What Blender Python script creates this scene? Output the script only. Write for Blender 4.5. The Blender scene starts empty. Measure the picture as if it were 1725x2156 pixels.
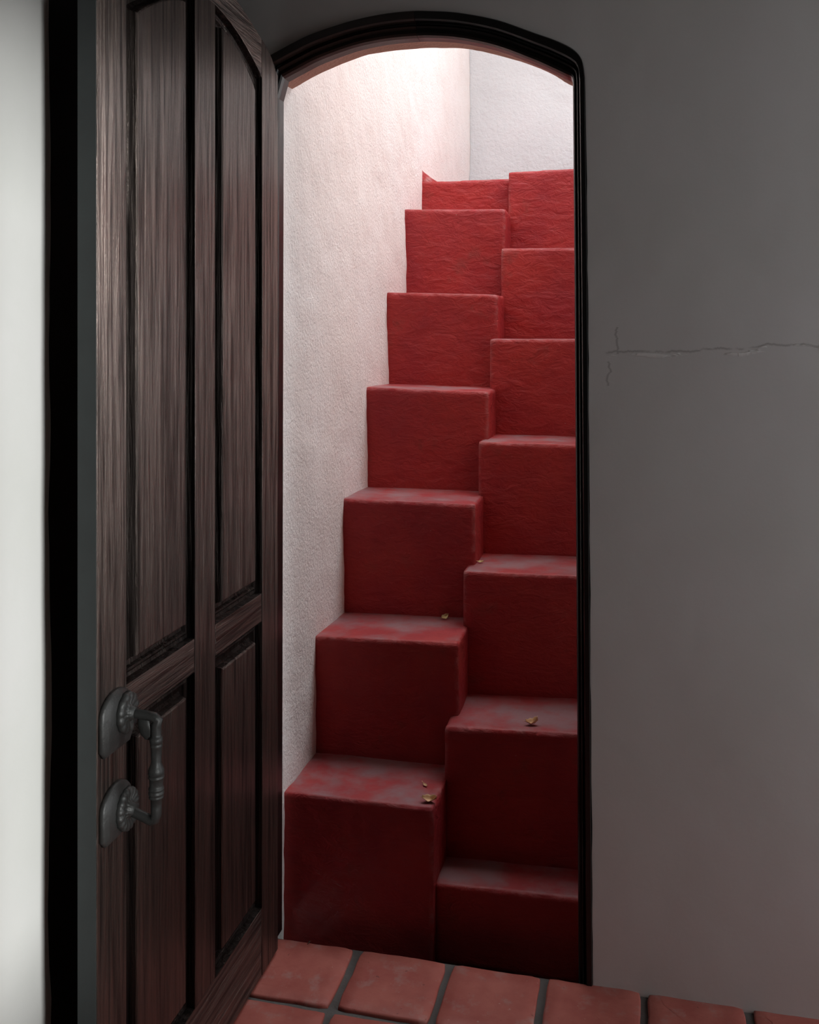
import bpy, bmesh, math, random
from mathutils import Vector, noise

random.seed(7)
scene = bpy.context.scene
COL = scene.collection

# ------------------------------------------------------------------ camera
FPX, YAW, V0, EYE = 2058.56, 0.2326, 708.1, 1.55      # focal length in px, heading, horizon row, eye height
cam_d = bpy.data.cameras.new('camera')
cam_d.sensor_fit = 'HORIZONTAL'
cam_d.sensor_width = 36.0
cam_d.lens = FPX / 1725.0 * 36.0
cam_d.shift_y = -(1078.0 - V0) / 1725.0
cam_d.clip_start = 0.02
cam = bpy.data.objects.new('camera', cam_d)
cam.location = (0, 0, EYE)
cam.rotation_euler = (math.pi / 2, 0, YAW)
COL.objects.link(cam)
scene.camera = cam

# ------------------------------------------------------------------ sky
world = bpy.data.worlds.new('overcast_sky')
scene.world = world
world.use_nodes = True
bg = world.node_tree.nodes['Background']
bg.inputs['Color'].default_value = (0.93, 0.965, 1.0, 1)
bg.inputs['Strength'].default_value = 7.1

# openings through which the sky reaches the place
WIN = dict(y0=-0.92, y1=-0.38, z0=0.72, z1=2.46)         # unseen tall window, placed to let the sun onto the left-hand wall
WASH_SLIT = dict(y0=1.86, y1=2.35, z0=0.25, z1=2.68)         # unseen slit added to graze the arched wall with light
XR, XR2 = 1.70, 1.95                                    # inner and outer face of the right-hand wall
SKY_Y0, SKY_Y1, SKY_Z = 3.00, 4.15, 3.72                # stairwell open to the sky

def area(name, loc, rot, sx, sy, energy=0.0, portal=False, col=(1, 1, 1)):
    d = bpy.data.lights.new(name, 'AREA')
    d.shape = 'RECTANGLE'; d.size = sx; d.size_y = sy
    d.energy = energy; d.color = col
    if portal:
        d.cycles.is_portal = True
    o = bpy.data.objects.new(name, d)
    o.location = loc; o.rotation_euler = rot
    COL.objects.link(o)
    return o

XC = 2.00                                               # far side of the unseen court added to light the stairs
area('sky_portal', ((XC - 0.93) / 2, (SKY_Y0 + SKY_Y1) / 2, SKY_Z), (0, 0, 0), XC + 0.93, SKY_Y1 - SKY_Y0, portal=True)
for w in (WIN, WASH_SLIT):
    area('opening_portal', (XR2 - 0.01, (w['y0'] + w['y1']) / 2, (w['z0'] + w['z1']) / 2), (0, math.pi / 2, 0),
         w['z1'] - w['z0'], w['y1'] - w['y0'], portal=True)
# low sun added to brighten the left-hand wall, aimed in through the window
sun_d = bpy.data.lights.new('added_sun', 'SUN')
sun_d.energy = 4.5; sun_d.angle = math.radians(6); sun_d.color = (0.97, 1.0, 0.985)
sun = bpy.data.objects.new('added_sun', sun_d)
sun.rotation_euler = Vector((-1.0, 0.75, -0.14)).to_track_quat('-Z', 'Y').to_euler()
COL.objects.link(sun)

vs = scene.view_settings
vs.view_transform = 'Standard'; vs.look = 'None'; vs.gamma = 1.0
vs.exposure = 0.0
vs.use_curve_mapping = False

# ------------------------------------------------------------------ helpers
def obj(name, me, mat=None, parent=None, smooth=True):
    o = bpy.data.objects.new(name, me)
    COL.objects.link(o)
    if mat is not None and not me.materials:
        me.materials.append(mat)
    if parent is not None:
        o.parent = parent
    if smooth:
        for p in me.polygons:
            p.use_smooth = True
    return o

def from_bm(bm, name):
    bmesh.ops.recalc_face_normals(bm, faces=bm.faces)
    me = bpy.data.meshes.new(name)
    bm.to_mesh(me); bm.free()
    return me

def mesh(name, verts, faces):
    bm = bmesh.new()
    vv = [bm.verts.new(v) for v in verts]
    for f in faces:
        try:
            bm.faces.new([vv[i] for i in f])
        except ValueError:
            pass
    return from_bm(bm, name)

def empty(name, loc):
    o = bpy.data.objects.new(name, None)
    o.location = loc; o.empty_display_size = 0.1
    COL.objects.link(o)
    return o

def structure(o):
    o['kind'] = 'structure'
    return o

def tag(o, label, cat, group=None):
    o['label'] = label; o['category'] = cat
    if group:
        o['group'] = group
    return o

def bevel(o, w, seg=2, ang=0.6):
    m = o.modifiers.new('bevel', 'BEVEL')
    m.width = w; m.segments = seg; m.limit_method = 'ANGLE'; m.angle_limit = ang
    return o

def fbm(p, sc, octs=4):
    return noise.fractal(Vector(p) * sc, 1.0, 2.0, octs)

def box_bm(bm, x0, x1, y0, y1, z0, z1):
    v = [bm.verts.new(c) for c in ((x0, y0, z0), (x1, y0, z0), (x1, y1, z0), (x0, y1, z0),
                                   (x0, y0, z1), (x1, y0, z1), (x1, y1, z1), (x0, y1, z1))]
    for f in ((3, 2, 1, 0), (4, 5, 6, 7), (0, 1, 5, 4), (1, 2, 6, 5), (2, 3, 7, 6), (3, 0, 4, 7)):
        bm.faces.new([v[i] for i in f])

# ------------------------------------------------------------------ materials
def new_mat(name):
    m = bpy.data.materials.new(name); m.use_nodes = True
    nt = m.node_tree
    return m, nt, nt.nodes['Principled BSDF']

class N:
    """tiny node builder"""
    def __init__(s, nt): s.nt = nt
    def add(s, t, **kw):
        n = s.nt.nodes.new(t)
        for k, v in kw.items(): setattr(n, k, v)
        return n
    def link(s, a, b): s.nt.links.new(a, b)
    def coord(s, kind='Object', scale=(1, 1, 1)):
        tc = s.add('ShaderNodeTexCoord'); mp = s.add('ShaderNodeMapping')
        mp.inputs['Scale'].default_value = scale
        s.link(tc.outputs[kind], mp.inputs['Vector'])
        return mp.outputs['Vector']
    def noise(s, vec, scale, detail=4, rough=0.55, dist=0.0):
        n = s.add('ShaderNodeTexNoise')
        n.inputs['Scale'].default_value = scale; n.inputs['Detail'].default_value = detail
        n.inputs['Roughness'].default_value = rough; n.inputs['Distortion'].default_value = dist
        s.link(vec, n.inputs['Vector'])
        return n.outputs['Fac']
    def ramp(s, fac, stops):
        r = s.add('ShaderNodeValToRGB')
        e = r.color_ramp.elements
        while len(e) < len(stops): e.new(0.5)
        for i, (p, c) in enumerate(stops):
            e[i].position = p
            e[i].color = c if len(c) == 4 else (*c, 1)
        s.link(fac, r.inputs['Fac'])
        return r.outputs['Color']
    def mix(s, fac, a, b, mode='MIX'):
        m = s.add('ShaderNodeMix', data_type='RGBA', blend_type=mode)
        for k, v in ((0, fac), (6, a), (7, b)):
            if hasattr(v, 'is_linked') or hasattr(v, 'links'): s.link(v, m.inputs[k])
            else: m.inputs[k].default_value = v if k == 0 or len(v) == 4 else (*v, 1)
        return m.outputs[2]
    def math(s, op, a, b=None, c=None, clamp=False):
        m = s.add('ShaderNodeMath', operation=op); m.use_clamp = clamp
        for i, v in enumerate((a, b, c)):
            if v is None: continue
            if hasattr(v, 'links'): s.link(v, m.inputs[i])
            else: m.inputs[i].default_value = v
        return m.outputs[0]
    def bump(s, h, strength, dist, prev=None):
        b = s.add('ShaderNodeBump')
        b.inputs['Strength'].default_value = strength; b.inputs['Distance'].default_value = dist
        s.link(h, b.inputs['Height'])
        if prev is not None: s.link(prev, b.inputs['Normal'])
        return b.outputs['Normal']

def mat_stucco(name, base, base2, rough_strength=0.7, scale=1.0):
    m, nt, p = new_mat(name); n = N(nt)
    v = n.coord()
    big = n.noise(v, 3.2, 4)
    n.link(n.mix(n.ramp(big, [(0.38, (0, 0, 0)), (0.68, (1, 1, 1))]), base, base2), p.inputs['Base Color'])
    f = n.noise(v, 95 * scale, 6, 0.6, 0.3)
    g = n.noise(v, 14 * scale, 5, 0.6)
    vo = n.add('ShaderNodeTexVoronoi'); vo.inputs['Scale'].default_value = 70 * scale
    n.link(v, vo.inputs['Vector'])
    pits = n.ramp(vo.outputs['Distance'], [(0.0, (0, 0, 0)), (0.22, (1, 1, 1))])
    pm = n.ramp(n.noise(v, 9, 3), [(0.52, (1, 1, 1)), (0.62, (0, 0, 0))])
    pits = n.mix(pm, pits, (1, 1, 1))
    b = n.bump(g, rough_strength * 0.45, 0.012)
    b = n.bump(f, rough_strength * 1.2, 0.006, b)
    b = n.bump(pits, 0.35, 0.004, b)
    n.link(b, p.inputs['Normal'])
    p.inputs['Roughness'].default_value = 0.85
    p.inputs['Specular IOR Level'].default_value = 0.25
    return m

def mat_room_plaster():
    m, nt, p = new_mat('smooth_lime_plaster'); n = N(nt)
    v = n.coord()
    big = n.noise(v, 2.2, 5, 0.6)
    col = n.mix(n.ramp(big, [(0.35, (0, 0, 0)), (0.7, (1, 1, 1))]), (0.70, 0.69, 0.66), (0.76, 0.74, 0.725))
    # an old hairline crack with flaked paint, running level across the wall
    sep = n.add('ShaderNodeSeparateXYZ'); n.link(v, sep.inputs[0])
    x, y, z = sep.outputs
    w1 = n.noise(n.coord(scale=(1, 0, 0)), 5.0, 6, 0.6)
    line = n.math('ADD', n.math('MULTIPLY_ADD', w1, 0.07, 1.515 - 0.035), n.math('MULTIPLY', x, 0.03))
    dz = n.math('SUBTRACT', z, line)
    adz = n.math('ABSOLUTE', dz)
    crack = n.ramp(adz, [(0.0003, (1, 1, 1)), (0.0016, (0, 0, 0))])
    br = n.ramp(n.noise(v, 11, 3), [(0.42, (0, 0, 0)), (0.5, (1, 1, 1))])
    gate = n.ramp(n.math('MULTIPLY_ADD', x, 1.0, 0.5), [(0.415, (0, 0, 0)), (0.425, (1, 1, 1))])
    crack = n.mix(1.0, n.mix(1.0, crack, br, 'MULTIPLY'), gate, 'MULTIPLY')
    for xc_, za_, zb_ in ((-0.056, 1.508, 1.572), (-0.074, 1.432, 1.490)):
        wz = n.noise(n.coord(scale=(0, 0, 1)), 26.0, 6, 0.65)
        dx = n.math('ABSOLUTE', n.math('SUBTRACT', x, n.math('MULTIPLY_ADD', wz, 0.05, xc_ - 0.025)))
        c2 = n.ramp(dx, [(0.0004, (1, 1, 1)), (0.0016, (0, 0, 0))])
        zz = n.math('MULTIPLY', n.math('GREATER_THAN', z, za_), n.math('LESS_THAN', z, zb_))
        crack = n.mix(1.0, crack, n.mix(1.0, c2, zz, 'MULTIPLY'), 'LIGHTEN')
    band = n.ramp(n.math('ABSOLUTE', n.math('ADD', dz, 0.006)), [(0.002, (1, 1, 1)), (0.012, (0, 0, 0))])
    fl = n.ramp(n.noise(n.coord(scale=(14, 14, 60)), 1.0, 3), [(0.54, (0, 0, 0)), (0.60, (1, 1, 1))])
    flake = n.mix(1.0, n.mix(1.0, band, fl, 'MULTIPLY'), gate, 'MULTIPLY')
    col = n.mix(flake, col, (0.88, 0.87, 0.84))
    col = n.mix(n.math('MULTIPLY', crack, 0.5), col, (0.2, 0.18, 0.16))
    n.link(col, p.inputs['Base Color'])
    b = n.bump(n.noise(v, 3.5, 4, 0.5), 0.16, 0.02)
    b = n.bump(n.noise(v, 120, 4, 0.6), 0.12, 0.0015, b)
    b = n.bump(flake, 0.5, 0.002, b)
    n.link(b, p.inputs['Normal'])
    p.inputs['Roughness'].default_value = 0.75
    p.inputs['Specular IOR Level'].default_value = 0.3
    return m

def mat_red():
    m, nt, p = new_mat('red_floor_paint_on_render'); n = N(nt)
    v = n.coord()
    a = n.noise(v, 4.5, 5, 0.6)
    col = n.mix(n.ramp(a, [(0.36, (0, 0, 0)), (0.66, (1, 1, 1))]), (0.345, 0.024, 0.031), (0.44, 0.037, 0.033))
    stain = n.ramp(n.noise(v, 9, 4, 0.6), [(0.60, (0, 0, 0)), (0.74, (1, 1, 1))])
    col = n.mix(n.math('MULTIPLY', stain, 0.45), col, (0.16, 0.05, 0.045))
    speck = n.ramp(n.noise(v, 85, 2), [(0.775, (0, 0, 0)), (0.80, (1, 1, 1))])
    col = n.mix(n.math('MULTIPLY', speck, 0.6), col, (0.55, 0.42, 0.38))
    # dust lying on the upward faces
    geo = n.add('ShaderNodeNewGeometry'); sp = n.add('ShaderNodeSeparateXYZ'); n.link(geo.outputs['Normal'], sp.inputs[0])
    up = n.ramp(sp.outputs[2], [(0.75, (0, 0, 0)), (0.97, (1, 1, 1))])
    dn = n.ramp(n.noise(v, 7, 5, 0.6), [(0.40, (0.12, 0.12, 0.12)), (0.62, (0.75, 0.75, 0.75))])
    col = n.mix(n.mix(1.0, up, dn, 'MULTIPLY'), col, (0.30, 0.215, 0.225))
    wear = n.ramp(geo.outputs['Pointiness'], [(0.525, (0, 0, 0)), (0.60, (1, 1, 1))])
    col = n.mix(n.math('MULTIPLY', n.mix(1.0, wear, n.ramp(n.noise(v, 30, 4), [(0.4, (0, 0, 0)), (0.6, (1, 1, 1))]), 'MULTIPLY'), 0.55), col, (0.50, 0.27, 0.26))
    n.link(col, p.inputs['Base Color'])
    r = n.noise(v, 12, 3)
    n.link(n.math('MULTIPLY_ADD', r, 0.25, 0.40), p.inputs['Roughness'])
    p.inputs['Specular IOR Level'].default_value = 0.35
    h = n.noise(n.coord(scale=(0.7, 1, 1.35)), 26, 8, 0.62, 0.5)
    wt = n.math('SUBTRACT', 1.0, n.math('MULTIPLY', up, 0.8))
    b1 = n.bump(n.noise(v, 8, 4), 0.35, 0.02)
    b = n.add('ShaderNodeBump'); b.inputs['Distance'].default_value = 0.014
    n.link(n.math('MULTIPLY', wt, 0.75), b.inputs['Strength']); n.link(h, b.inputs['Height']); n.link(b1, b.inputs['Normal'])
    n.link(b.outputs['Normal'], p.inputs['Normal'])
    return m

def mat_wood(name, axis='z', base=(0.014, 0.0085, 0.0068), dark=(0.003, 0.0025, 0.0025), rough=0.27, spec=0.9):
    m, nt, p = new_mat(name); n = N(nt)
    sc = {'z': (1, 1, 0.035), 'y': (1, 0.035, 1)}[axis]
    oi = n.add('ShaderNodeObjectInfo')
    tc = n.add('ShaderNodeTexCoord'); mp = n.add('ShaderNodeMapping'); mp.inputs['Scale'].default_value = sc
    off = n.add('ShaderNodeCombineXYZ')
    n.link(n.math('MULTIPLY', oi.outputs['Random'], 37.0), off.inputs[0])
    n.link(n.math('MULTIPLY', oi.outputs['Random'], 11.0), off.inputs[2])
    n.link(tc.outputs['Object'], mp.inputs['Vector']); n.link(off.outputs[0], mp.inputs['Location'])
    v = mp.outputs['Vector']
    warp = n.noise(v, 9, 3, 0.5)
    g = n.noise(v, 105, 6, 0.68, 0.8)
    g2 = n.noise(v, 34, 4, 0.6, 1.6)
    gg = n.math('MULTIPLY_ADD', g2, 0.6, n.math('MULTIPLY', g, 0.5))
    gr = n.ramp(gg, [(0.44, (0, 0, 0)), (0.64, (1, 1, 1))])
    col = n.mix(gr, dark, base)
    col = n.mix(n.ramp(warp, [(0.45, (0, 0, 0)), (0.7, (0.5, 0.5, 0.5))]), col, (base[0] * 1.5, base[1] * 1.35, base[2] * 1.3))
    n.link(col, p.inputs['Base Color'])
    n.link(n.math('MULTIPLY_ADD', gr, -0.12, rough + 0.14), p.inputs['Roughness'])
    b = n.bump(g2, 0.5, 0.006)
    b = n.bump(g, 1.0, 0.005, b)
    n.link(b, p.inputs['Normal'])
    n.link(n.math('MULTIPLY_ADD', gr, spec * 0.8, spec * 0.2), p.inputs['Specular IOR Level'])
    p.inputs['IOR'].default_value = 1.85
    p.inputs['Specular Tint'].default_value = (1.0, 0.80, 0.71, 1)
    return m

def mat_simple(name, col, rough, metal=0.0, bump_s=0.0, bump_scale=60, var=0.0, spec=0.5):
    m, nt, p = new_mat(name); n = N(nt)
    v = n.coord()
    k = n.noise(v, 18, 4, 0.6)
    c2 = tuple(min(1, c * (1 + var)) for c in col)
    n.link(n.mix(n.ramp(k, [(0.35, (0, 0, 0)), (0.7, (1, 1, 1))]), col, c2), p.inputs['Base Color'])
    p.inputs['Roughness'].default_value = rough; p.inputs['Metallic'].default_value = metal
    p.inputs['Specular IOR Level'].default_value = spec
    if bump_s:
        n.link(n.bump(n.noise(v, bump_scale, 5, 0.6), bump_s, 0.004), p.inputs['Normal'])
    return m

def mat_tile():
    m, nt, p = new_mat('terracotta_tile'); n = N(nt)
    oi = n.add('ShaderNodeObjectInfo')
    tc = n.add('ShaderNodeTexCoord'); ad = n.add('ShaderNodeVectorMath', operation='ADD')
    off = n.add('ShaderNodeCombineXYZ')
    n.link(n.math('MULTIPLY', oi.outputs['Random'], 23.0), off.inputs[0]); n.link(n.math('MULTIPLY', oi.outputs['Random'], 7.0), off.inputs[1])
    n.link(tc.outputs['Object'], ad.inputs[0]); n.link(off.outputs[0], ad.inputs[1])
    v = ad.outputs[0]
    a = n.noise(v, 11, 5, 0.6)
    col = n.mix(n.ramp(a, [(0.35, (0, 0, 0)), (0.68, (1, 1, 1))]), (0.32, 0.080, 0.064), (0.41, 0.125, 0.098))
    dust = n.ramp(n.noise(v, 16, 5, 0.65), [(0.54, (0, 0, 0)), (0.72, (0.7, 0.7, 0.7))])
    col = n.mix(dust, col, (0.36, 0.22, 0.20))
    sp = n.ramp(n.noise(v, 75, 3), [(0.70, (0, 0, 0)), (0.76, (0.6, 0.6, 0.6))])
    col = n.mix(sp, col, (0.45, 0.30, 0.26))
    dk = n.ramp(n.noise(v, 60, 3), [(0.25, (0.7, 0.7, 0.7)), (0.31, (0, 0, 0))])
    col = n.mix(dk, col, (0.08, 0.03, 0.025))
    n.link(col, p.inputs['Base Color'])
    p.inputs['Roughness'].default_value = 0.5
    p.inputs['Specular IOR Level'].default_value = 0.35
    b = n.bump(n.noise(v, 14, 4), 0.3, 0.006)
    b = n.bump(n.noise(v, 90, 5, 0.6), 0.25, 0.002, b)
    n.link(b, p.inputs['Normal'])
    return m

M_STAIRWALL = mat_stucco('rough_white_stucco', (0.87, 0.825, 0.795), (0.90, 0.875, 0.855), 0.75)
M_ENDWALL = mat_stucco('rough_lumpy_stucco', (0.60, 0.63, 0.64), (0.64, 0.665, 0.675), 0.8, 0.6)
M_ROOM = mat_room_plaster()
M_SALMON = mat_stucco('salmon_brown_limewash', (0.40, 0.20, 0.155), (0.48, 0.26, 0.20), 0.5)  # soffit colour, also spread over unseen faces to cut bounce onto risers
M_RED = mat_red()
M_WOOD = mat_wood('dark_stained_wood', 'z')
M_WOODH = mat_wood('dark_stained_wood_level_grain', 'y')
M_MOULD = mat_wood('black_dull_moulding', 'z', (0.006, 0.004, 0.0035), (0.003, 0.002, 0.002), 0.25, 0.22)  # recessed mouldings made blacker and duller than stiles and panels
M_EDGE = mat_simple('dull_grey_paint_on_door_edge', (0.015, 0.018, 0.0175), 0.6, 0, 0.1, 40, 0.25)
M_BLACK = mat_simple('black_frame_paint', (0.006, 0.0055, 0.005), 0.32, 0, 0.15, 50, 0.3)
M_GAP = mat_simple('gap_shade_black', (0.010, 0.008, 0.0065), 0.6, 0, 0.2, 40, 0.4)  # near-black, stands for the shade in the gap beside the door
M_IRON = mat_simple('forged_iron', (0.022, 0.022, 0.021), 0.5, 0.3, 0.35, 55, 0.5)
M_TILE = mat_tile()
M_GROUT = mat_simple('grey_cement_grout', (0.085, 0.078, 0.073), 0.9, 0, 0.5, 90, 0.35)
M_ABSORB = mat_simple('dark_bounce_absorber', (0.085, 0.04, 0.03), 0.9, 0, 0.3, 30, 0.3)  # dark tone put on unseen walls to cut bounced room light
M_CEIL = mat_simple('dark_ceiling_absorber', (0.05, 0.035, 0.025), 0.7, 0, 0.3, 30, 0.3)  # ceiling kept dark to hold down light bounced onto the steps
M_LEAF = mat_simple('dry_tan_leaf', (0.66, 0.42, 0.23), 0.6, 0, 0.3, 200, 0.3)
M_LEAFY = mat_simple('pale_yellow_leaf', (0.68, 0.56, 0.28), 0.6, 0, 0.3, 200, 0.3)
M_TWIG = mat_simple('dark_twig', (0.05, 0.03, 0.02), 0.8, 0, 0.3, 200, 0.3)

# ------------------------------------------------------------------ structure: the arched wall
DW = 2.374                    # front face of the arched wall
# outline of the door frame in the wall plane, (outer x, outer z, inner x, inner z)
KEY = [(-0.968, -0.02, -0.925, -0.02), (-0.966, 1.1, -0.923, 1.1), (-0.962, 2.19, -0.920, 2.17), (-0.934, 2.274, -0.905, 2.222), (-0.875, 2.300, -0.858, 2.243),
       (-0.814, 2.323, -0.805, 2.265), (-0.72, 2.346, -0.715, 2.290), (-0.635, 2.358, -0.635, 2.301),
       (-0.56, 2.3605, -0.56, 2.303), (-0.511, 2.357, -0.511, 2.301), (-0.438, 2.347, -0.440, 2.291),
       (-0.342, 2.322, -0.350, 2.266), (-0.249, 2.283, -0.258, 2.226), (-0.202, 2.263, -0.211, 2.202),
       (-0.160, 2.239, -0.178, 2.184), (-0.138, 2.212, -0.163, 2.175), (-0.131, 2.171, -0.1615, 2.150),
       (-0.125, 1.673, -0.1575, 1.673), (-0.119, 0.8, -0.152, 0.8), (-0.113, -0.02, -0.148, -0.02)]

def catmull(P, n):
    out = []
    for i in range(len(P) - 1):
        p0 = P[max(i - 1, 0)]; p1 = P[i]; p2 = P[i + 1]; p3 = P[min(i + 2, len(P) - 1)]
        for k in range(n):
            t = k / n
            out.append(tuple(0.5 * (2 * b + (c - a) * t + (2 * a - 5 * b + 4 * c - d) * t * t + (3 * b - a - 3 * c + d) * t ** 3)
                             for a, b, c, d in zip(p0, p1, p2, p3)))
    out.append(P[-1])
    return out

ARCH = catmull(KEY[3:17], 5)                                   # over the top
def lerp_run(A, B, n):
    return [tuple(a + (b - a) * k / n for a, b in zip(A, B)) for k in range(n)]
LEFTJ = lerp_run(KEY[0], KEY[2], 40) + lerp_run(KEY[2], KEY[3], 4)
RIGHTJ = lerp_run(KEY[16], KEY[17], 12) + lerp_run(KEY[17], KEY[18], 20) + lerp_run(KEY[18], KEY[19], 20) + [KEY[19]]
PATH = LEFTJ + ARCH + RIGHTJ[1:]
ZC = 2.78                                                       # room ceiling

def holed_slab(bm, hole, x0, x1, z0, z1, ya, yb):
    """slab between ya and yb with an arched hole that reaches its foot"""
    nl, na = len(LEFTJ), len(ARCH)
    rim = [(x0, h[1]) if i < nl else ((h[0], z1) if i < nl + na else (x1, h[1])) for i, h in enumerate(hole)]
    n = len(hole)
    for y in (ya, yb):
        H_ = [bm.verts.new((x, y, z)) for x, z in hole]
        O_ = [bm.verts.new((x, y, z)) for x, z in rim]
        cl, cr = bm.verts.new((x0, y, z1)), bm.verts.new((x1, y, z1))
        for i in range(n - 1):
            ring = [H_[i], H_[i + 1], O_[i + 1]]
            if i == nl - 1: ring.append(cl)
            if i == nl + na - 1: ring.append(cr)
            bm.faces.new(ring + [O_[i]])
        if y == ya: first = (H_, O_[:nl] + [cl] + O_[nl:nl + na] + [cr] + O_[nl + na:])
    second = (H_, O_[:nl] + [cl] + O_[nl:nl + na] + [cr] + O_[nl + na:])
    for A_, B_ in zip(first, second):
        for i in range(len(A_) - 1):
            bm.faces.new([A_[i], A_[i + 1], B_[i + 1], B_[i]])
    for k in (0, -1):
        bm.faces.new([first[0][k], first[1][k], second[1][k], second[0][k]])

def jit(x, z, amp, seed):
    return amp * fbm((x * 1.0 + seed, z, seed), 9.0, 4)

bm = bmesh.new()
holeA = [(p[0] + jit(p[0], p[1], 0.0022, 3) + 0.0015 * (1 if p[0] > -0.3 and p[1] < 2.2 else 0), (p[1] + jit(p[0], p[1], 0.0022, 8)) if p[1] > 0 else -0.02) for p in PATH]
holed_slab(bm, holeA, -1.30, XR2, -0.02, ZC, DW, DW + 0.068)
holeB = [(-0.975, min(p[3], 2.205) if p[3] > 0 else -0.15) if i < len(LEFTJ) else (p[2] - (0.014 if p[2] < -0.6 else -0.006) + jit(p[0], p[1], 0.003, 5), (p[3] + 0.009 + jit(p[0], p[1], 0.004, 9)) if p[3] > 0 else -0.15) for i, p in enumerate(PATH)]
structure(obj('wall_back', from_bm(bm, 'wall_back'), M_ROOM, smooth=False))
bm = bmesh.new()
holed_slab(bm, holeB, -1.30, XC + 0.15, -0.15, SKY_Z, DW + 0.0685, DW + 0.15)
structure(obj('wall_stair_front', from_bm(bm, 'wall_stair_front'), M_SALMON, smooth=False))

# the frame of the doorway: two jambs and two curved head pieces with a rebate
frame = structure(empty('trim_1', (-0.53, DW, 0)))
SECT = [(0.0, 0.066), (0.0, -0.003), (0.04, -0.006), (0.36, -0.006), (0.42, -0.001), (0.43, 0.020), (0.50, 0.022), (0.54, 0.014),
        (0.60, 0.011), (0.66, 0.014), (0.70, 0.020), (0.86, 0.018), (0.95, 0.022), (1.0, 0.034), (1.0, 0.066)]
def frame_piece(name, path):
    verts = []; faces = []; m = len(SECT)
    for (ox, oz, ix, iz) in path:
        for t, y in SECT:
            verts.append((ox + (ix - ox) * t + 0.53, y, oz + (iz - oz) * t))
    for i in range(len(path) - 1):
        for j in range(m):
            k = (j + 1) % m
            faces.append((i * m + j, i * m + k, (i + 1) * m + k, (i + 1) * m + j))
    faces.append(tuple(range(m))); faces.append(tuple((len(path) - 1) * m + j for j in range(m)))
    o = obj(name, mesh(name, verts, faces), M_BLACK, frame, smooth=False)
    return o
iapex = next(i for i, p in enumerate(ARCH) if p[0] > -0.557)
frame_piece('jamb', LEFTJ + [ARCH[0]])
hl = frame_piece('arch_head', ARCH[:iapex + 1])
hr = frame_piece('arch_head', [tuple(a + 0.0012 if k in (0, 2) else a for k, a in enumerate(ARCH[iapex]))] + ARCH[iapex + 1:])
frame_piece('jamb', [tuple(a - (0.0005 if k in (1, 3) else 0) for k, a in enumerate(RIGHTJ[0]))] + RIGHTJ[1:])
hl.data.materials.clear(); hl.data.materials.append(mat_simple('brown_black_frame_stain', (0.016, 0.008, 0.006), 0.4, 0, 0.15, 50, 0.4))

# ------------------------------------------------------------------ structure: the stairwell
XL0, XLS = -0.931, 0.0215       # left stair wall: x at the doorway and its lean per metre of depth
def xleft(y): return XL0 + XLS * (y - 2.45)
YEND = 5.06
XSR = -0.105                    # right stair wall

def rough_wall(name, P, U, V, nrm, nu, nv, amp, sc, thick, mat, seed=0.0):
    P, U, V, nrm = Vector(P), Vector(U), Vector(V), Vector(nrm)
    verts = []; faces = []
    for j in range(nv + 1):
        for i in range(nu + 1):
            q = P + U * (i / nu) + V * (j / nv)
            e = amp * (fbm(q + Vector((seed, 0, 0)), sc, 4) + 0.35 * fbm(q + Vector((seed, 3, 0)), sc * 6, 3))
            verts.append(q + nrm * e)
    w = nu + 1
    for j in range(nv):
        for i in range(nu):
            a = j * w + i
            faces.append((a, a + 1, a + w + 1, a + w))
    ring = [i for i in range(nu)] + [nu + j * w for j in range(nv)] + [nv * w + nu - i for i in range(nu)] + [(nv - j) * w for j in range(nv)]
    nb = len(verts)
    for k in ring:
        verts.append(verts[k] - nrm * thick)
    R = len(ring)
    for k in range(R):
        faces.append((ring[k], nb + k, nb + (k + 1) % R, ring[(k + 1) % R]))
    faces.append(tuple(nb + k for k in range(R)))
    return structure(obj(name, mesh(name, verts, faces), mat))

ZLEDGE = 0.60                   # floor of the added court beside the stairs
rough_wall('wall_stair_left', (xleft(DW + 0.072), DW + 0.072, -0.2), (xleft(YEND) - xleft(DW + 0.072), YEND - DW - 0.072, 0), (0, 0, SKY_Z + 0.2),
           (1, -XLS, 0), 150, 200, 0.006, 3.0, 0.25, M_STAIRWALL, 2.0)
rough_wall('wall_stair_end', (XC, YEND, 1.9), (-XC - 0.93, 0, 0), (0, 0, SKY_Z - 1.9), (0, -1, 0), 140, 120, 0.006, 4.0, 0.25, M_ENDWALL, 5.0)
# right-hand side: unseen low parapet and open court, added to light the left wall
pv = []; pf = []
for i in range(41):
    y = DW + 0.151 + (YEND - DW - 0.151) * i / 40
    zt = min(2.6, 0.80 + 1.33 * (y - 2.5)) + 0.012 * fbm((0, y, 4), 5)
    pv += [(XSR, y, -0.2), (XSR + 0.12, y, -0.2), (XSR + 0.12, y, zt), (XSR, y, zt)]
for i in range(40):
    for j in range(4):
        p_, q_ = i * 4 + j, i * 4 + (j + 1) % 4
        pf.append((p_, q_, q_ + 4, p_ + 4))
pf += [(0, 1, 2, 3), (160, 161, 162, 163)]
structure(bevel(obj('wall_stair_right', mesh('wall_stair_right', pv, pf), M_STAIRWALL, smooth=False), 0.01))
bm = bmesh.new(); box_bm(bm, XSR + 0.12, XC, DW + 0.151, YEND, ZLEDGE - 0.2, ZLEDGE)
structure(obj('added_court_floor', from_bm(bm, 'added_court_floor'), M_STAIRWALL, smooth=False))
bm = bmesh.new(); box_bm(bm, XC, XC + 0.15, DW + 0.151, YEND + 0.25, ZLEDGE - 0.2, SKY_Z)  # added court wall, also keeps the sun off the left stair wall
structure(obj('added_court_wall', from_bm(bm, 'added_court_wall'), M_STAIRWALL, smooth=False))
bm = bmesh.new()  # unseen roof slabs, edges set to hold sky off lower risers and end wall
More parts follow.
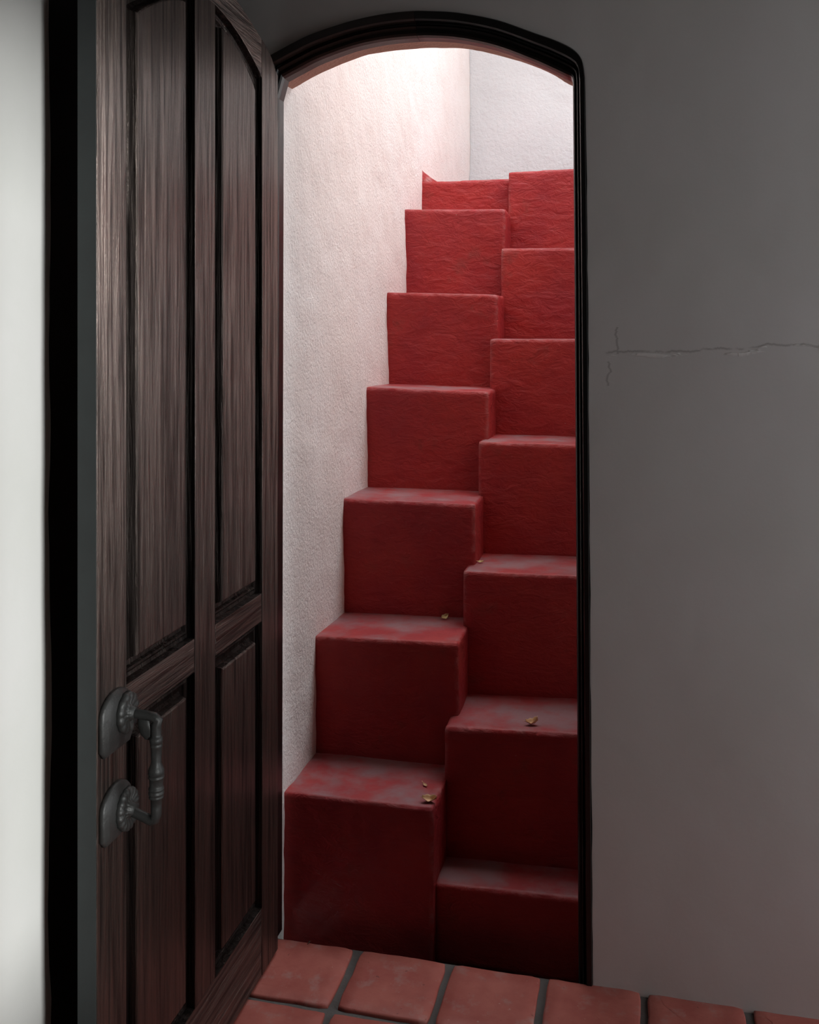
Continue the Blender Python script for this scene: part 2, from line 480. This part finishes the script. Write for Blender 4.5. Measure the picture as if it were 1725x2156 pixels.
box_bm(bm, -1.15, XC + 0.15, DW + 0.151, SKY_Y0, SKY_Z - 0.15, SKY_Z)
box_bm(bm, -1.15, XC + 0.15, SKY_Y1, YEND + 0.25, SKY_Z, SKY_Z + 0.2)
structure(obj('ceiling_sky_mask', from_bm(bm, 'ceiling_sky_mask'), M_SALMON, smooth=False))

# ------------------------------------------------------------------ the staircase: two staggered flights of blocks
stairs = empty('staircase', (-0.52, 2.38, 0))
SROOT = Vector((-0.52, 2.38, 0))
# front y, (x, z) of the left and right front top corner
LEFT = [(2.464, -0.926, 0.332, -0.521, 0.334), (2.721, -0.919, 0.672, -0.503, 0.682), (2.977, -0.903, 1.034, -0.498, 1.032),
        (3.234, -0.909, 1.376, -0.497, 1.365), (3.491, -0.905, 1.713, -0.502, 1.700), (3.747, -0.898, 2.052, -0.509, 2.040),
        (4.004, -0.898, 2.200, -0.522, 2.198)]
RIGHT = [(2.500, -0.528, 0.119, -0.166, 0.130), (2.637, -0.527, 0.477, -0.173, 0.490), (2.894, -0.521, 0.844, -0.189, 0.849),
         (3.151, -0.517, 1.207, -0.206, 1.204), (3.407, -0.518, 1.540, -0.223, 1.540), (3.664, -0.514, 1.883, -0.240, 1.877),
         (3.920, -0.521, 2.213, -0.257, 2.215)]

def block(x0, x1, y0, y1, z0, zl, zr, rad, cell, seed):
    """masonry block with rounded, slightly broken edges and an uneven face"""
    nx = max(2, int((x1 - x0) / cell)); ny = max(2, min(40, int((y1 - y0) / cell))); nz = max(2, int((max(zl, zr) - z0) / cell))
    key = {}; verts = []; faces = []
    def vid(i, j, k):
        if (i, j, k) in key: return key[(i, j, k)]
        x = x0 + (x1 - x0) * i / nx; y = y0 + (y1 - y0) * j / ny
        zt = zl + (zr - zl) * i / nx
        z = z0 + (zt - z0) * k / nz
        w = Vector((x, y, z))
        chip = max(0.0, fbm(w + Vector((seed, 0, 0)), 14, 3))
        r = rad * (0.75 + 1.3 * chip)
        c = Vector((min(max(x, x0 + r), x1 - r), min(max(y, y0 + r), y1 - r), min(z, zt - r)))
        d = w - c
        if d.length > 1e-6:
            w = c + d.normalized() * min(r, d.length if sum(abs(a) > 1e-6 for a in d) == 1 else r)
        f = 0.0035 * fbm(w + Vector((seed, 1, 0)), 6, 3) + 0.0012 * fbm(w + Vector((seed, 2, 0)), 32, 3)
        nrm = Vector((0, 0, 0))
        if j == 0: nrm += Vector((0, -1, 0))
        if k == nz: nrm += Vector((0, 0, 0.5))
        if i == nx: nrm += Vector((1, 0, 0))
        if i == 0: nrm += Vector((-0.2, 0, 0))
        w = w + nrm * f
        key[(i, j, k)] = len(verts); verts.append(w - SROOT)
        return key[(i, j, k)]
    def quad(a, b, c, d): faces.append((vid(*a), vid(*b), vid(*c), vid(*d)))
    for i in range(nx):
        for k in range(nz):
            quad((i, 0, k), (i + 1, 0, k), (i + 1, 0, k + 1), (i, 0, k + 1))
            quad((i, ny, k), (i, ny, k + 1), (i + 1, ny, k + 1), (i + 1, ny, k))
    for j in range(ny):
        for k in range(nz):
            quad((0, j, k), (0, j, k + 1), (0, j + 1, k + 1), (0, j + 1, k))
            quad((nx, j, k), (nx, j + 1, k), (nx, j + 1, k + 1), (nx, j, k + 1))
    for i in range(nx):
        for j in range(ny):
            quad((i, j, nz), (i + 1, j, nz), (i + 1, j + 1, nz), (i, j + 1, nz))
            quad((i, j, 0), (i, j + 1, 0), (i + 1, j + 1, 0), (i + 1, j, 0))
    return mesh('step', verts, faces)

for side, data in (('l', LEFT), ('r', RIGHT)):
    for k, (y, xa, za, xb, zb) in enumerate(data):
        yb = data[k + 1][0] + 0.03 if k < 6 else YEND - 0.012
        z0 = min(data[k - 1][2], data[k - 1][4]) - 0.03 if k else -0.084
        if side == 'l':
            x0, x1 = min(xa, xleft(y)) - 0.012, xb
        else:
            x0, x1 = xa, XSR + 0.006
            zb = za + (zb - za) * (x1 - x0) / (xb - xa)
        obj('step', block(x0, x1, y, yb, z0, za, zb, 0.0085, 0.0125, k * 3.7 + (50 if side == 'r' else 0)), M_RED, stairs)
# the small red plaster fillet where the landing meets the left wall
vts = []; fcs = []
for j in range(9):
    y = 4.006 + j * 0.03
    hgt = 0.052 * (1 - j / 8) + 0.002
    wv = 0.006 * fbm((0, y, 0), 30)
    for x, z in ((-0.915, 2.18), (-0.900, 2.200 + hgt), (-0.886, 2.200 + hgt * 0.72 + wv), (-0.852 + wv, 2.200 + hgt * 0.22), (-0.828, 2.196), (-0.83, 2.18)):
        vts.append(Vector((x, y, z)) - SROOT)
for j in range(8):
    for i in range(6):
        a, b = j * 6 + i, j * 6 + (i + 1) % 6
        fcs.append((a, b, b + 6, a + 6))
fcs += [tuple(range(6)), tuple(48 + i for i in range(6))]
obj('skirting', mesh('skirting', vts, fcs), M_RED, stairs)
tag(stairs, 'steep staircase of staggered red-painted masonry steps rising behind the arched doorway', 'stairs')

# ------------------------------------------------------------------ structure: the room the photograph is taken from
floor_m = bmesh.new()
box_bm(floor_m, -1.35, XR2, -2.55, DW + 0.012, -0.12, -0.010)
box_bm(floor_m, -0.96, -0.10, DW + 0.012, 2.62, -0.18, -0.085)
floor = structure(obj('floor', from_bm(floor_m, 'floor'), M_GROUT, smooth=False))
def tile_mesh(seed):
    rnd = random.Random(seed)
    n = 9; h = 0.1085
    vts = []; fcs = []
    def ring(inset, z, wob):
        out = []
        for s in range(4):
            for k in range(n):
                t = -h + 2 * h * k / n
                x, y = [(t, -h), (h, t), (-t, h), (-h, -t)][s]
                kx = max(-h + inset, min(h - inset, x)); ky = max(-h + inset, min(h - inset, y))
                # rounded corners
                cr = 0.010
                ax, ay = abs(kx) - (h - inset - cr), abs(ky) - (h - inset - cr)
                if ax > 0 and ay > 0:
                    l = math.hypot(ax, ay)
                    if l > cr:
                        kx = math.copysign(h - inset - cr + ax / l * cr, kx); ky = math.copysign(h - inset - cr + ay / l * cr, ky)
                e = wob * fbm((x + seed * 5, y, seed), 22, 3)
                out.append((kx * (1 + e), ky * (1 + e), z + 0.0015 * fbm((x, y, seed), 9, 2)))
        return out
    R = 4 * n
    for inset, z, wob in ((0.0, -0.011, 0.02), (0.0, -0.005, 0.02), (0.0015, -0.002, 0.02), (0.005, 0.0, 0.012), (0.035, 0.0006, 0)):
        vts += ring(inset, z, wob)
    for l in range(4):
        for k in range(R):
            a, b = l * R + k, l * R + (k + 1) % R
            fcs.append((a, b, b + R, a + R))
    fcs.append(tuple(4 * R + k for k in range(R)))
    return mesh('tile', vts, fcs)
TM = [tile_mesh(s) for s in range(1, 7)]
P = 0.2345
rnd = random.Random(4)
for r in range(21):
    for c in range(-1, 11):
        cx = -0.813 + 0.0 + c * P - r * (-0.0016) ; cy = 2.268 - r * P
        o = obj('tile', TM[rnd.randrange(6)], M_TILE, floor)
        o.location = (cx + rnd.uniform(-.0015, .0015), cy + rnd.uniform(-.0015, .0015), rnd.uniform(-.001, .0005))
        o.rotation_euler = (rnd.uniform(-.003, .003), rnd.uniform(-.003, .003), rnd.choice((0, math.pi / 2, math.pi, -math.pi / 2)) + rnd.uniform(-.008, .008))

# left-hand wall: white, ends in a soft hand-plastered corner beside the open door
XW, YC = -1.060, 1.622
prof = [(-1.30, -2.5), (XW, -2.5)] + [(XW, -2.4 + 0.2 * i) for i in range(20)] + [(XW, YC - 0.03)]
for i in range(1, 9):
    a = i / 8 * math.pi / 2
    prof.append((XW - 0.03 + 0.03 * math.cos(a), YC - 0.03 + 0.03 * math.sin(a)))
prof += [(-1.30, YC)]
NZ = 90
vts = []; fcs = []
for k in range(NZ + 1):
    z = -0.02 + (ZC + 0.02) * k / NZ
    for i, (x, y) in enumerate(prof):
        w = 0.0
        if y > 1.0 and x > -1.2: w = 0.006 * fbm((0, 0.3, z), 3.0, 3)
        d = 0.003 * fbm((x, y, z), 4, 3) if x > -1.2 else 0
        vts.append((x + d + w * 0.4, y + (w if y > 1.5 else 0), z))
m = len(prof)
for k in range(NZ):
    for i in range(m):
        a, b = k * m + i, k * m + (i + 1) % m
        fcs.append((a, b, b + m, a + m))
fcs += [tuple(range(m)), tuple(NZ * m + i for i in range(m))]
structure(obj('wall_left', mesh('wall_left', vts, fcs), M_ROOM))
# near-black box added to give the dark gap behind the open door
bm = bmesh.new()
box_bm(bm, -1.29, -1.088, YC + 0.012, DW - 0.004, -0.009, ZC - 0.003)
structure(bevel(obj('gap_shade_box', from_bm(bm, 'gap_shade_box'), M_GAP, smooth=False), 0.006))

bm = bmesh.new()
ys = [-2.5, WIN['y0'], WIN['y1'], WASH_SLIT['y0'], WASH_SLIT['y1'], DW - 0.001]
for k in range(5):
    w = (None, WIN, None, WASH_SLIT, None)[k]
    if w is None:
        box_bm(bm, XR, XR2, ys[k], ys[k + 1], -0.02, ZC)
    else:
        box_bm(bm, XR, XR2, ys[k], ys[k + 1], w['z1'], ZC)
        box_bm(bm, XR, XR2, ys[k], ys[k + 1], -0.02, w['z0'])
structure(obj('wall_right', from_bm(bm, 'wall_right'), M_ABSORB, smooth=False))
# unseen tunnel added outside the tall window to block sky but pass the sun
bm = bmesh.new()
hw_, z0_, z1_, ln_ = 0.30, WIN['z0'] - 0.06, WIN['z1'] + 0.24, 1.7
box_bm(bm, 0, ln_, -hw_ - 0.1, -hw_, z0_ - 0.1, z1_ + 0.1)
box_bm(bm, 0, ln_, hw_, hw_ + 0.1, z0_ - 0.1, z1_ + 0.1)
box_bm(bm, 0, ln_, -hw_, hw_, z1_, z1_ + 0.1)
box_bm(bm, 0, ln_, -hw_, hw_, z0_ - 0.1, z0_)
tunnel = structure(obj('sky_blocker_tunnel', from_bm(bm, 'sky_blocker_tunnel'), M_ABSORB, smooth=False))
ang_ = math.atan2(-0.75, 1.0)
tunnel.rotation_euler = (0, 0, ang_)
tunnel.location = (XR2 + 0.26, (WIN['y0'] + WIN['y1']) / 2 - 0.2, 0)
bm = bmesh.new()  # unseen shields added round the window mouth to keep stray sky out
yc_ = (WIN['y0'] + WIN['y1']) / 2
box_bm(bm, XR2 + 0.001, XR2 + 0.55, yc_ - 0.95, yc_ + 0.7, z1_, z1_ + 0.1)
box_bm(bm, XR2 + 0.001, XR2 + 0.55, yc_ - 0.95, yc_ + 0.7, z0_ - 0.1, z0_)
box_bm(bm, XR2 + 0.001, XR2 + 0.55, yc_ + 0.35, yc_ + 0.7, z0_, z1_)
structure(obj('sky_blocker_hood', from_bm(bm, 'sky_blocker_hood'), M_ABSORB, smooth=False))
bm = bmesh.new(); box_bm(bm, -1.30, XR2, -2.72, -2.501, -0.02, ZC)
structure(obj('wall_front', from_bm(bm, 'wall_front'), M_ABSORB, smooth=False))
bm = bmesh.new(); box_bm(bm, -1.30, XR2, -2.72, DW + 0.068, ZC + 0.001, ZC + 0.2)
structure(obj('ceiling', from_bm(bm, 'ceiling'), M_CEIL, smooth=False))

# ------------------------------------------------------------------ the open door leaf
XF, YH = -0.889, 2.318                                   # visible face, hinge line
W = 0.842; TH = 0.036
door = structure(empty('door_1', (XF, YH, 0)))
def interp(P):
    C = catmull(P, 8)
    def f(s):
        for a, b in zip(C, C[1:]):
            if s <= b[0]:
                t = (s - a[0]) / max(1e-9, b[0] - a[0])
                return a[1] + (b[1] - a[1]) * max(0, t)
        return C[-1][1]
    return f
ztop = interp([(-0.01, 2.200), (0.011, 2.213), (0.053, 2.245), (0.13, 2.275), (0.257, 2.311), (0.37, 2.318), (0.47, 2.308), (0.58, 2.283), (0.70, 2.243), (0.80, 2.20), (0.85, 2.17)])
zopen = interp([(0.10, 2.168), (0.145, 2.196), (0.25, 2.238), (0.371, 2.262), (0.47, 2.262), (0.513, 2.256), (0.61, 2.232), (0.704, 2.197), (0.75, 2.175)])
ZB, ZL0, ZL1 = 0.172, 0.862, 0.931                       # bottom rail top, lock rail

def strip(name, s0, s1, zb, zt, d0, d1, mat, parent=door, n=None, bev=0.0025):
    """board between s0 and s1 along the leaf, zb and zt may be functions of s; d0 back, d1 front depth"""
    fb = zb if callable(zb) else (lambda s: zb); ft = zt if callable(zt) else (lambda s: zt)
    n = n or (24 if callable(zt) or callable(zb) else 1)
    vts = []; fcs = []
    for i in range(n + 1):
        s = s0 + (s1 - s0) * i / n
        vts += [(d0, -s, fb(s)), (d1, -s, fb(s)), (d1, -s, ft(s)), (d0, -s, ft(s))]
    for i in range(n):
        for j in range(4):
            a, b = i * 4 + j, i * 4 + (j + 1) % 4
            fcs.append((a, b, b + 4, a + 4))
    fcs += [(0, 1, 2, 3), tuple(n * 4 + j for j in range(4))]
    o = obj(name, mesh(name, vts, fcs), mat, parent, smooth=False)
    if bev: bevel(o, bev)
    return o

G = 0.0006
strip('stile', 0.0, 0.106, 0.008, ztop, -TH, 0, M_WOOD)
fs = strip('stile', 0.744, W, 0.008, ztop, -TH, 0, M_WOOD)
strip('mid_stile', 0.371, 0.470, 0.172 + G, lambda s: zopen(s) - G, -TH, -0.0005, M_WOOD)
strip('bottom_rail', 0.106 + G, 0.744 - G, 0.008, 0.172, -TH, -0.0008, M_WOODH)
strip('lock_rail', 0.106 + G, 0.371 - G, ZL0, ZL1, -TH, -0.0008, M_WOODH)
strip('lock_rail', 0.470 + G, 0.744 - G, ZL0, ZL1, -TH, -0.0008, M_WOODH)
strip('top_rail', 0.106 + G, 0.744 - G, zopen, ztop, -TH, -0.0008, M_WOODH)
# painted edge of the leaf that faces the room
e = strip('edge_strip', W + 0.0002, W + 0.0022, 0.010, lambda s: 2.175, -TH + 0.001, -0.001, M_EDGE, bev=0)

MP = [(0.0, -0.001), (0.0015, -0.018), (0.008, -0.0200), (0.011, -0.0150), (0.0145, -0.0135), (0.018, -0.0150), (0.021, -0.0215), (0.030, -0.0225), (0.0355, -0.0165), (0.0385, -0.0050)]
def panel(s0, s1, zb, zt):
    ft = zt if callable(zt) else (lambda s: zt)
    n = 16 if callable(zt) else 1
    rings = []
    for w_, d in MP:
        a, b = s0 + w_, s1 - w_
        R = [(d, -a, zb + w_), (d, -b, zb + w_)]
        for i in range(n + 1):
            s = b + (a - b) * i / n
            R.append((d, -s, ft(s0 + (s1 - s0) * (s - a) / (b - a)) - w_))
        rings.append(R)
    m = len(rings[0]); vts = [v for R in rings for v in R]; fcs = []
    for l in range(len(rings) - 1):
        for k in range(m):
            a, b = l * m + k, l * m + (k + 1) % m
            fcs.append((a, b, b + m, a + m))
    mo = obj('moulding', mesh('moulding', vts, fcs), M_MOULD, door, smooth=False)
    # raised field
    w0 = 0.0388
    a, b = s0 + w0, s1 - w0
    def loop(ins, d):
        aa, bb = a + ins, b - ins
        R = [(d, -aa, zb + w0 + ins), (d, -bb, zb + w0 + ins)]
        for i in range(n + 1):
            s = bb + (aa - bb) * i / n
            R.append((d, -s, ft(s0 + (s1 - s0) * (s - aa) / (bb - aa)) - w0 - ins))
        return R
    L = [loop(0, -0.026), loop(0, -0.0045), loop(0.0012, -0.0018), loop(0.0035, -0.0008)]
    vts = [v for R in L for v in R]; fcs = []
    for l in range(3):
        for k in range(m):
            p_, q_ = l * m + k, l * m + (k + 1) % m
            fcs.append((p_, q_, q_ + m, p_ + m))
    fcs.append(tuple(3 * m + k for k in range(m))); fcs.append(tuple(range(m)))
    obj('panel', mesh('panel', vts, fcs), M_WOOD, door, smooth=False)
    strip('panel_backing', s0 + G, s1 - G, zb + G, (lambda s: ft(s) - G) if callable(zt) else zt - G, -0.032, -0.0275, M_WOOD, bev=0)
panel(0.106, 0.371, ZL1, zopen)
panel(0.470, 0.744, ZL1, zopen)
panel(0.106, 0.371, ZB, ZL0)
panel(0.470, 0.744, ZB, ZL0)

# forged handle on the free stile
YHND = 1.548 - YH
def lathe_along(P, radii, seg=20):
    """tube through points with a radius at each"""
    P = [Vector(p) for p in P]; vts = []; fcs = []
    up0 = Vector((0, 1, 0))
    for i, p in enumerate(P):
        t = (P[min(i + 1, len(P) - 1)] - P[max(i - 1, 0)]).normalized()
        u = up0 - t * up0.dot(t); u.normalize(); w_ = t.cross(u)
        for k in range(seg):
            a = 2 * math.pi * k / seg
            vts.append(p + (u * math.cos(a) + w_ * math.sin(a)) * radii[i])
    for i in range(len(P) - 1):
        for k in range(seg):
            a, b = i * seg + k, i * seg + (k + 1) % seg
            fcs.append((a, b, b + seg, a + seg))
    fcs += [tuple(range(seg)), tuple((len(P) - 1) * seg + k for k in range(seg))]
    return vts, fcs

def zpx(v): return 1.55 - (v - 708.1) * 1.69 / 2058.56
XG = 0.071
pts = [(0.018, YHND, zpx(1508)), (0.035, YHND, zpx(1509)), (0.058, YHND, zpx(1511)), (0.068, YHND, zpx(1513)), (0.0745, YHND, zpx(1518)), (XG, YHND, zpx(1529))]
rad = [0.0085, 0.0082, 0.0082, 0.0084, 0.0088, 0.0088]
for v, r in ((1548, .0088), (1553, .0090), (1554, .0112), (1560, .0116), (1565, .0112), (1566.5, .0100), (1569, .0100), (1570.5, .0106), (1574, .0106), (1575.5, .0096), (1590, .0092), (1604, .0086), (1610, .0092), (1617, .0120), (1622, .0138),
             (1625, .0140), (1632, .0140), (1633.5, .0126), (1636, .0126), (1637.5, .0138), (1639.5, .0138), (1641, .0122), (1655, .0116), (1659, .0116), (1660.5, .0132), (1664, .0136), (1666, .0122), (1668, .0122), (1670, .0136), (1674, .0134), (1675, .0122), (1678, .0122), (1679.5, .0128), (1682, .0124), (1683, .0096), (1700, .0094), (1718, .0092)):
    pts.append((XG, YHND, zpx(v))); rad.append(r)
pts += [(XG - 0.003, YHND, zpx(1728)), (XG - 0.010, YHND, zpx(1732)), (0.050, YHND, zpx(1727)), (0.030, YHND, zpx(1719)), (0.016, YHND, zpx(1713))]
rad += [0.0090, 0.0088, 0.0084, 0.0086, 0.0092]
v_, f_ = lathe_along(pts, rad)
handle = obj('handle', mesh('handle', v_, f_), M_IRON, door)
handle['label'] = 'black forged iron pull handle with a turned grip'

def plate(zc, hw, hh, dome, seed):
    # flat backplate, straight foot and a rounded head, bevelled rim
    O = [(-hw, -hh * 0.75), (-hw * 0.8, -hh), (hw * 0.8, -hh), (hw, -hh * 0.75), (hw, hh * 0.25)]
    for i in range(1, 12):
        a = math.pi * i / 12
        O.append((hw * math.cos(a), hh * 0.25 + (hh * 0.75) * math.sin(a) ** dome))
    O.append((-hw, hh * 0.25))
    vts = []; fcs = []; m = len(O)
    for k, d in ((1.0, 0.0), (1.0, 0.006), (0.95, 0.0095), (0.80, 0.0115), (0.78, 0.0125)):
        vts += [(d, 1.530 - YH + x * k, zc + z * k) for x, z in O]
    for l in range(4):
        for k in range(m):
            a, b = l * m + k, l * m + (k + 1) % m
            fcs.append((a, b, b + m, a + m))
    fcs += [tuple(range(m)), tuple(4 * m + k for k in range(m))]
    return obj('backplate', mesh('backplate', vts, fcs), M_IRON, handle)
def rosette(zc, R, petals):
    vts = []; fcs = []; seg = 64
    prof_ = [(1.0, 0.010), (1.04, 0.016), (0.98, 0.022), (0.75, 0.0235), (0.50, 0.021), (0.36, 0.024), (0.30, 0.032)]
    for k, d in prof_:
        for i in range(seg):
            a = 2 * math.pi * i / seg
            q = 1 + 0.05 * abs(math.sin(petals * a / 2)) * (k > 0.6) 
            g = -0.0025 * (1 - abs(math.sin(petals * a / 2))) ** 3 * (0.45 < k < 1.02)
            vts.append((d + g, YHND + R * k * q * math.cos(a), zc + R * 1.12 * k * q * math.sin(a)))
    for l in range(len(prof_) - 1):
        for i in range(seg):
            a, b = l * seg + i, l * seg + (i + 1) % seg
            fcs.append((a, b, b + seg, a + seg))
    fcs += [tuple(range(seg)), tuple((len(prof_) - 1) * seg + i for i in range(seg))]
    return obj('rosette', mesh('rosette', vts, fcs), M_IRON, handle)
plate(zpx(1516), 0.050, 0.052, 0.9, 1); rosette(zpx(1508), 0.030, 12)
plate(zpx(1706), 0.048, 0.047, 1.0, 2); rosette(zpx(1713), 0.031, 16)
# flattened thumb tab under the upper arm
v_, f_ = lathe_along([(0.046, YHND, zpx(1513)), (0.048, YHND, zpx(1530)), (0.053, YHND, zpx(1545)), (0.058, YHND, zpx(1556)), (0.060, YHND, zpx(1560))], [0.010, 0.012, 0.013, 0.009, 0.004])
tb = [Vector((p.x, YHND + (p.y - YHND) * 0.45, p.z)) for p in v_]
obj('thumb_tab', mesh('thumb_tab', tb, f_), M_IRON, handle)

# ------------------------------------------------------------------ fallen leaves and twigs
def leaf(name, loc, length, width, rz, curl, mat, label, tilt=(0, 0), stem=0.006):
    n = 10; m = 4; vts = []; fcs = []
    for i in range(n + 1):
        t = i / n
        hw = width * (math.sin(math.pi * min(1, t * 0.96 + 0.03)) ** 0.8) * (1 - 0.25 * t)
        for j in range(-m, m + 1):
            q = j / m
            wv = 0.12 * width * math.sin(5 * t * math.pi + q * 2)
            z = curl * length * (4 * (t - 0.5) ** 2 * 0.35 + 0.45 * q * q * (0.6 + t * 0.6)) + wv * abs(q)
            vts.append(((t - 0.5) * length, q * hw, z))
    w_ = 2 * m + 1
    for i in range(n):
        for j in range(2 * m):
            a = i * w_ + j
            fcs.append((a, a + 1, a + w_ + 1, a + w_))
    # stalk
    b0 = len(vts); x0 = -0.5 * length; z0 = curl * length * 0.35
    for k in range(3):
        for c in range(4):
            a = c * math.pi / 2
            vts.append((x0 - stem * k / 2, 0.0005 * math.cos(a), z0 + 0.0005 * math.sin(a) + 0.002 * k))
    for k in range(2):
        for c in range(4):
            a, b = b0 + k * 4 + c, b0 + k * 4 + (c + 1) % 4
            fcs.append((a, b, b + 4, a + 4))
    me = mesh(name, vts, fcs)
    o = obj(name, me, mat)
    s = o.modifiers.new('thickness', 'SOLIDIFY'); s.thickness = 0.0004
    o.rotation_euler = (tilt[0], tilt[1], rz)
    zmin = min((o.rotation_euler.to_matrix() @ v.co).z for v in me.vertices)
    o.location = (loc[0], loc[1], loc[2] - zmin + 0.0012)
    tag(o, label, 'leaf', 'dry leaves fallen on the steps')
    return o
leaf('fallen_leaf', (-0.588, 2.950, 0.682), 0.026, 0.010, 0.9, 0.5, M_LEAFY, 'pale yellow curled leaf at the back of the second left-hand step', (0.5, -0.2))
leaf('fallen_leaf', (-0.290, 2.685, 0.487), 0.034, 0.013, 0.15, 0.7, M_LEAF, 'tan triangular dry leaf on the right-hand step, alone on its tread', (0.2, -0.15))
leaf('fallen_leaf', (-0.540, 2.500, 0.335), 0.038, 0.013, 0.25, 0.55, M_LEAF, 'large curled tan leaf near the front corner of the lowest left-hand step', (0.35, 0.1))
leaf('fallen_leaf', (-0.567, 2.580, 0.335), 0.020, 0.0045, -0.75, 0.3, M_LEAF, 'narrow brown leaf sliver behind the large curled leaf', (0.2, 0.1))
leaf('fallen_leaf', (-0.486, 3.010, 0.846), 0.019, 0.006, 0.1, 0.4, M_LEAFY, 'small greenish leaf at the inner corner of the third right-hand step', (0.3, 0))
def twig(loc, P, r, label):
    v_, f_ = lathe_along(P, [r * (1 - 0.5 * i / len(P)) for i in range(len(P))], 6)
    o = obj('twig', mesh('twig', v_, f_), M_TWIG); o.location = loc
    tag(o, label, 'twig')
twig((-0.826, 2.372, 0.0028), [(0, 0, 0), (0.004, -0.004, 0.004), (0.006, -0.012, 0.009), (0.003, -0.02, 0.006)], 0.0014, 'short dark bent twig on the floor tile at the foot of the stairs')
